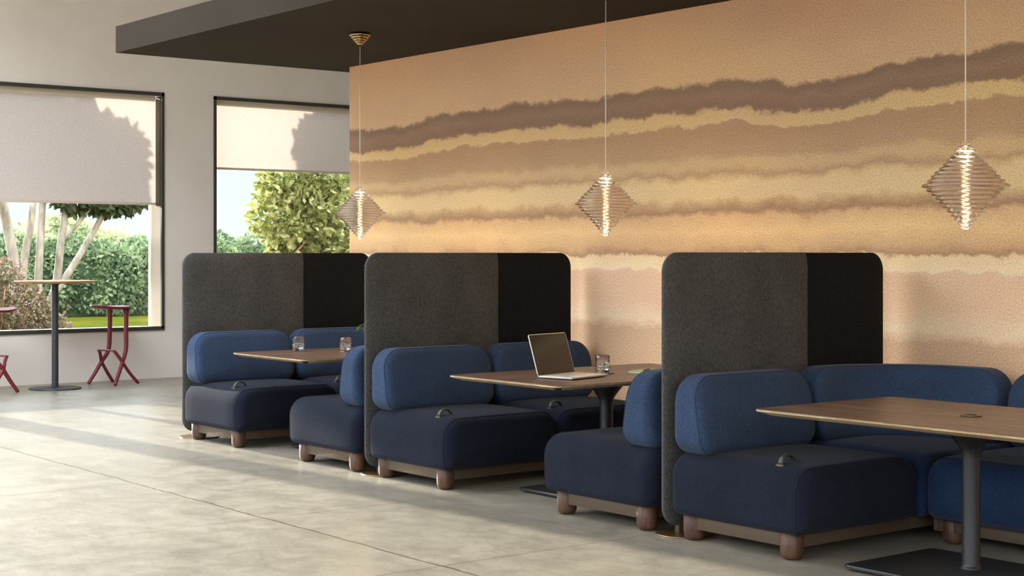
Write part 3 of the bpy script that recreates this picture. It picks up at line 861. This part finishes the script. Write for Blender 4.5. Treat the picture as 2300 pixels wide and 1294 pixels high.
# ---------------------------------------------------------------- outdoors
def leaf_cloud(name, blobs, n, size, mat, parent=None, seed=1, aspect=.5, shell=.55, droop=.3):
    """blobs: (cx,cy,cz, rx,ry,rz, weight)"""
    r = random.Random(seed); tot = sum(b[6] for b in blobs); vs, fs = [], []
    for b in blobs:
        for _ in range(int(n*b[6]/tot)):
            while True:
                p = Vector((r.uniform(-1, 1), r.uniform(-1, 1), r.uniform(-1, 1)))
                if shell <= p.length <= 1: break
            q = Vector((b[0]+p.x*b[3], b[1]+p.y*b[4], b[2]+p.z*b[5]))
            wob = mnoise.noise(q*1.3)*.35
            q += p*wob*min(b[3], b[4], b[5])
            if q.z < .06: q.z = .06+.1*r.random()
            d = (p+Vector((r.uniform(-1, 1), r.uniform(-1, 1), r.uniform(-1, 1)))*.9-Vector((0, 0, droop))).normalized()
            s = d.cross(Vector((r.uniform(-1, 1), r.uniform(-1, 1), r.uniform(-1, 1)))).normalized()
            l = size*r.uniform(.7, 1.25); w = l*aspect/2; nn = d.cross(s)*w*.3; k = len(vs)
            vs += [q, q+d*l*.3+s*w+nn, q+d*l*.7+s*w*.8+nn, q+d*l, q+d*l*.7-s*w*.8+nn, q+d*l*.3-s*w+nn]
            fs += [(k, k+1, k+2, k+3), (k, k+3, k+4, k+5)]
    return obj(name, vs, fs, mat, parent, False)
def limb(parts, pts, r0, r1, n=6):
    c = catmull(pts, n); m = len(c); parts.append(tube_data(c, [r0+(r1-r0)*i/(m-1) for i in range(m)], 12))
tag(boxes('lawn', [((-70, -30, -.15), (WO, 60, -.012))], M['grass']), 'sunlit yellow-green lawn outside the windows', None, kind='stuff')
bpy.data.objects['lawn']['category'] = 'lawn'
# hedge
hb = []
r = random.Random(11)
for i in range(34):
    y = 5+i*.62; hb.append((-34+r.uniform(-.25, .25), y, 0.72, .7, .62, .85+r.uniform(-.06, .1), 1))
    hb.append((-34.3, y+.3, 1.38+r.uniform(-.14, .2), .7, .5, .38, .6))
hd = empty('hedge', (-34, 15, 0), label='dense green hedge closing off the lawn', cat='hedge')
hd.location = (0, 0, 0)
leaf_cloud('foliage', hb, 56000, .125, M['hedge'], hd, 3, .55, .8)
boxes('branch_core', [((-34.55, 4.8, .0), (-33.75, 26, 1.4))], m_plain('hedge_core', (62, 76, 52), 1), hd)
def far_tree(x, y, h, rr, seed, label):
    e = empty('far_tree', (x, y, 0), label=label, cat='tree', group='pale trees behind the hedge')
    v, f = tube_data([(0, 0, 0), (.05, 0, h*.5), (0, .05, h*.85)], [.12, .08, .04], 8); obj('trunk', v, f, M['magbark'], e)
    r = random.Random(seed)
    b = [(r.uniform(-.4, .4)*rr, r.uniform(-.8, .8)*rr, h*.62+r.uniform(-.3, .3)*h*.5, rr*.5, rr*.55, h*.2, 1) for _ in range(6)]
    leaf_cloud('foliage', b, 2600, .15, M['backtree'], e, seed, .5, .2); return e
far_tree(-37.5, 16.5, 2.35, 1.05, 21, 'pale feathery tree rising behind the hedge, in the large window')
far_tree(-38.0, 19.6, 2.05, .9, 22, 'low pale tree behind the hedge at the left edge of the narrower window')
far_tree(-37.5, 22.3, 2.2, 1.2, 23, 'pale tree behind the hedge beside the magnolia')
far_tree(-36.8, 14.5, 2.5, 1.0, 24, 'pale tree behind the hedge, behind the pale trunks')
# pale multi-stem tree in the first window
tA = empty('pale_trunk_tree', (-20.6, 7.85, 0), label='tree with several smooth pale trunks outside the large window', cat='tree')
parts = []
limb(parts, [(0, -.10, 0), (0, -.12, 1.0), (-.05, -.22, 1.7), (0, -.42, 2.6), (.1, -.5, 3.4)], .085, .05)
limb(parts, [(.02, -.08, .6), (.05, -.04, 1.3), (0, .08, 1.9), (-.1, .16, 2.7), (0, .2, 3.5)], .06, .035)
limb(parts, [(.0, .06, 0), (0, .16, .9), (0, .20, 1.6), (-.05, .26, 2.3), (0, .3, 3.3)], .06, .04)
limb(parts, [(0, .1, 0), (0, .40, .9), (.05, .46, 1.5), (0, .56, 2.2), (0, .50, 3.2)], .062, .04)
limb(parts, [(0, .12, 0), (0, .3, .7), (.05, .55, 1.1), (.0, .86, 1.55), (0, 1.16, 2.1), (.1, 1.35, 2.8)], .062, .03)
limb(parts, [(0, .46, 1.55), (.1, .72, 1.85), (.1, .95, 2.2), (.1, 1.1, 2.8)], .032, .018)
V, Fc = merge(parts); obj('trunk', V, Fc, M['bark'], tA)
crown = [(.9, -2.0, 3.25, .45, .8, .75, 2), (.9, -1.2, 3.12, .4, .7, .52, 2), (.9, -.85, 2.78, .3, .42, .3, .8), (.9, -.72, 3.15, .22, .3, .34, .6),
         (.9, -1.65, 3.75, .45, .6, .35, 1), (.9, -2.9, 3.3, .5, .7, .8, 1.5), (.9, -2.2, 2.8, .3, .7, .3, 1), (.9, -1.5, 2.75, .3, .5, .25, .7),
         (0, .75, 2.22, .3, .45, .24, .32), (0, 1.25, 2.16, .3, .45, .2, .3), (0, 1.7, 2.24, .3, .35, .15, .2), (.1, .9, 2.5, .3, .5, .2, .2)]
leaf_cloud('foliage', crown, 17000, .125, M['treeleaf'], tA, 5, .62, .05, .5)
# magnolia by the second window
tB = empty('magnolia_tree', (-21.2, 12.9, 0), label='broad-leaved yellow-green tree outside the narrower window', cat='tree')
parts = []
limb(parts, [(0, .4, 0), (0, .35, 1.0), (0, .1, 1.8), (0, -.1, 2.6), (.2, -.3, 3.4)], .10, .05)
limb(parts, [(0, .2, 1.5), (.2, -.3, 1.95), (.25, -.8, 2.25), (.25, -1.15, 2.5)], .035, .012)
limb(parts, [(.15, -.2, 1.85), (.3, -.55, 1.78), (.3, -.95, 1.72)], .022, .01)
limb(parts, [(.1, .1, 1.6), (.4, -.4, 1.75), (.4, -.75, 1.45), (.4, -1.0, 1.3)], .025, .01)
limb(parts, [(0, -.1, 2.6), (.5, -.9, 3.1), (.9, -1.9, 3.4)], .035, .012)
V, Fc = merge(parts); obj('trunk', V, Fc, M['magbark'], tB)
crown = [(.2, -.55, 1.95, .55, .75, .6, 1.6), (.1, -.3, 1.35, .5, .8, .4, 1), (0, .6, 1.9, .6, .9, .8, 1.2), (.1, -.35, 2.5, .5, .85, .45, 1.1),
         (1.4, -3.12, 3.4, .3, .40, .42, 1), (1.4, -3.25, 3.0, .2, .3, .2, .3), (1.4, -2.5, 3.4, .4, .6, .6, 1.7), (1.4, -1.6, 3.4, .4, .7, .6, 1.6), (1.4, -.7, 3.4, .4, .7, .6, 1.2)]
leaf_cloud('foliage', crown, 13000, .13, M['magleaf'], tB, 9, .62, .1, .1)
# flowering shrub
sh = empty('flowering_shrub', (-19.5, 7.05, 0), label='loose shrub with small pink blossom below the pale trunks', cat='shrub')
sb = [(0, -.35, .82, .45, .5, .5, 1.1), (0, -.2, .35, .45, .6, .3, .8), (0, .28, .68, .4, .42, .45, 1), (0, .62, .4, .35, .3, .3, .6), (.1, -.9, .8, .4, .5, .55, .8), (0, .0, 1.18, .3, .4, .18, .3)]
leaf_cloud('foliage', sb, 9000, .055, M['shrubleaf'], sh, 13, .6, .1, 0)
blossom = m_leaf('pink_blossom', (168, 126, 132), (184, 144, 150), (206, 176, 176), .4, 8)
leaf_cloud('blossom', sb, 700, .035, blossom, sh, 14, .8, .6, 0)
parts = []
r = random.Random(3)
for k in range(12):
    a = 2*PI*k/12; limb(parts, [(0, 0, 0), (.15*math.cos(a), .25*math.sin(a), .4), (.3*math.cos(a), .6*math.sin(a), .95)], .014, .005, 4)
V, Fc = merge(parts); obj('twigs', V, Fc, M['magbark'], sh)

# ---------------------------------------------------------------- light
world = bpy.data.worlds.new('world'); scene.world = world; world.use_nodes = True
wt = world.node_tree; wt.nodes.clear()
wo = wt.nodes.new('ShaderNodeOutputWorld'); bg = wt.nodes.new('ShaderNodeBackground')
tc = wt.nodes.new('ShaderNodeTexCoord'); sp = wt.nodes.new('ShaderNodeSeparateXYZ'); rp = wt.nodes.new('ShaderNodeValToRGB')
wt.links.new(tc.outputs['Generated'], sp.inputs[0]); wt.links.new(sp.outputs['Z'], rp.inputs['Fac'])
e = rp.color_ramp.elements; e[0].position = 0; e[0].color = (.222, .232, .232, 1); e[1].position = .55; e[1].color = (1.72, 1.86, 2.06, 1)
m_ = e.new(.09); m_.color = (.198, .216, .224, 1)
wt.links.new(rp.outputs[0], bg.inputs['Color']); bg.inputs['Strength'].default_value = 1.0
wt.links.new(bg.outputs[0], wo.inputs[0])
sun = bpy.data.lights.new('sun', 'SUN'); sun.energy = 3.0; sun.angle = math.radians(.75); sun.color = (1, .91, .80)
so = bpy.data.objects.new('sun', sun); COL.objects.link(so)
el, az = math.radians(12), math.radians(4)
d = Vector((math.cos(el)*math.cos(az), math.cos(el)*math.sin(az), -math.sin(el)))
so.rotation_euler = d.to_track_quat('-Z', 'Y').to_euler(); so.location = (-30, 5, 8)
for i, (x, y) in enumerate(((-4.165, 5.775), (-6.975, 6.17), (-9.63, 6.145))):
    L = bpy.data.lights.new('pendant_bulb', 'POINT'); L.energy = 1.8; L.color = (1, .72, .42); L.shadow_soft_size = .03
    o = bpy.data.objects.new('pendant_bulb', L); o.location = (x, y, 1.48); COL.objects.link(o)

# ---------------------------------------------------------------- camera
cam = bpy.data.cameras.new('camera'); co = bpy.data.objects.new('camera', cam); COL.objects.link(co)
cam.sensor_width = 36; cam.lens = 36*3524/2300; cam.sensor_fit = 'HORIZONTAL'
fw = Vector((-.7872, .6167, 0)).normalized()
co.location = (0, 0, 1.4); co.rotation_euler = fw.to_track_quat('-Z', 'Y').to_euler()
cam.shift_y = -(647-570)/2300
cam.dof.use_dof = True; cam.dof.focus_distance = 8.2; cam.dof.aperture_fstop = 15
cam.clip_end = 200
scene.camera = co
vs_ = scene.view_settings; vs_.view_transform = 'Standard'; vs_.look = 'None'; vs_.gamma = 1; vs_.use_curve_mapping = False
vs_.exposure = 2.37
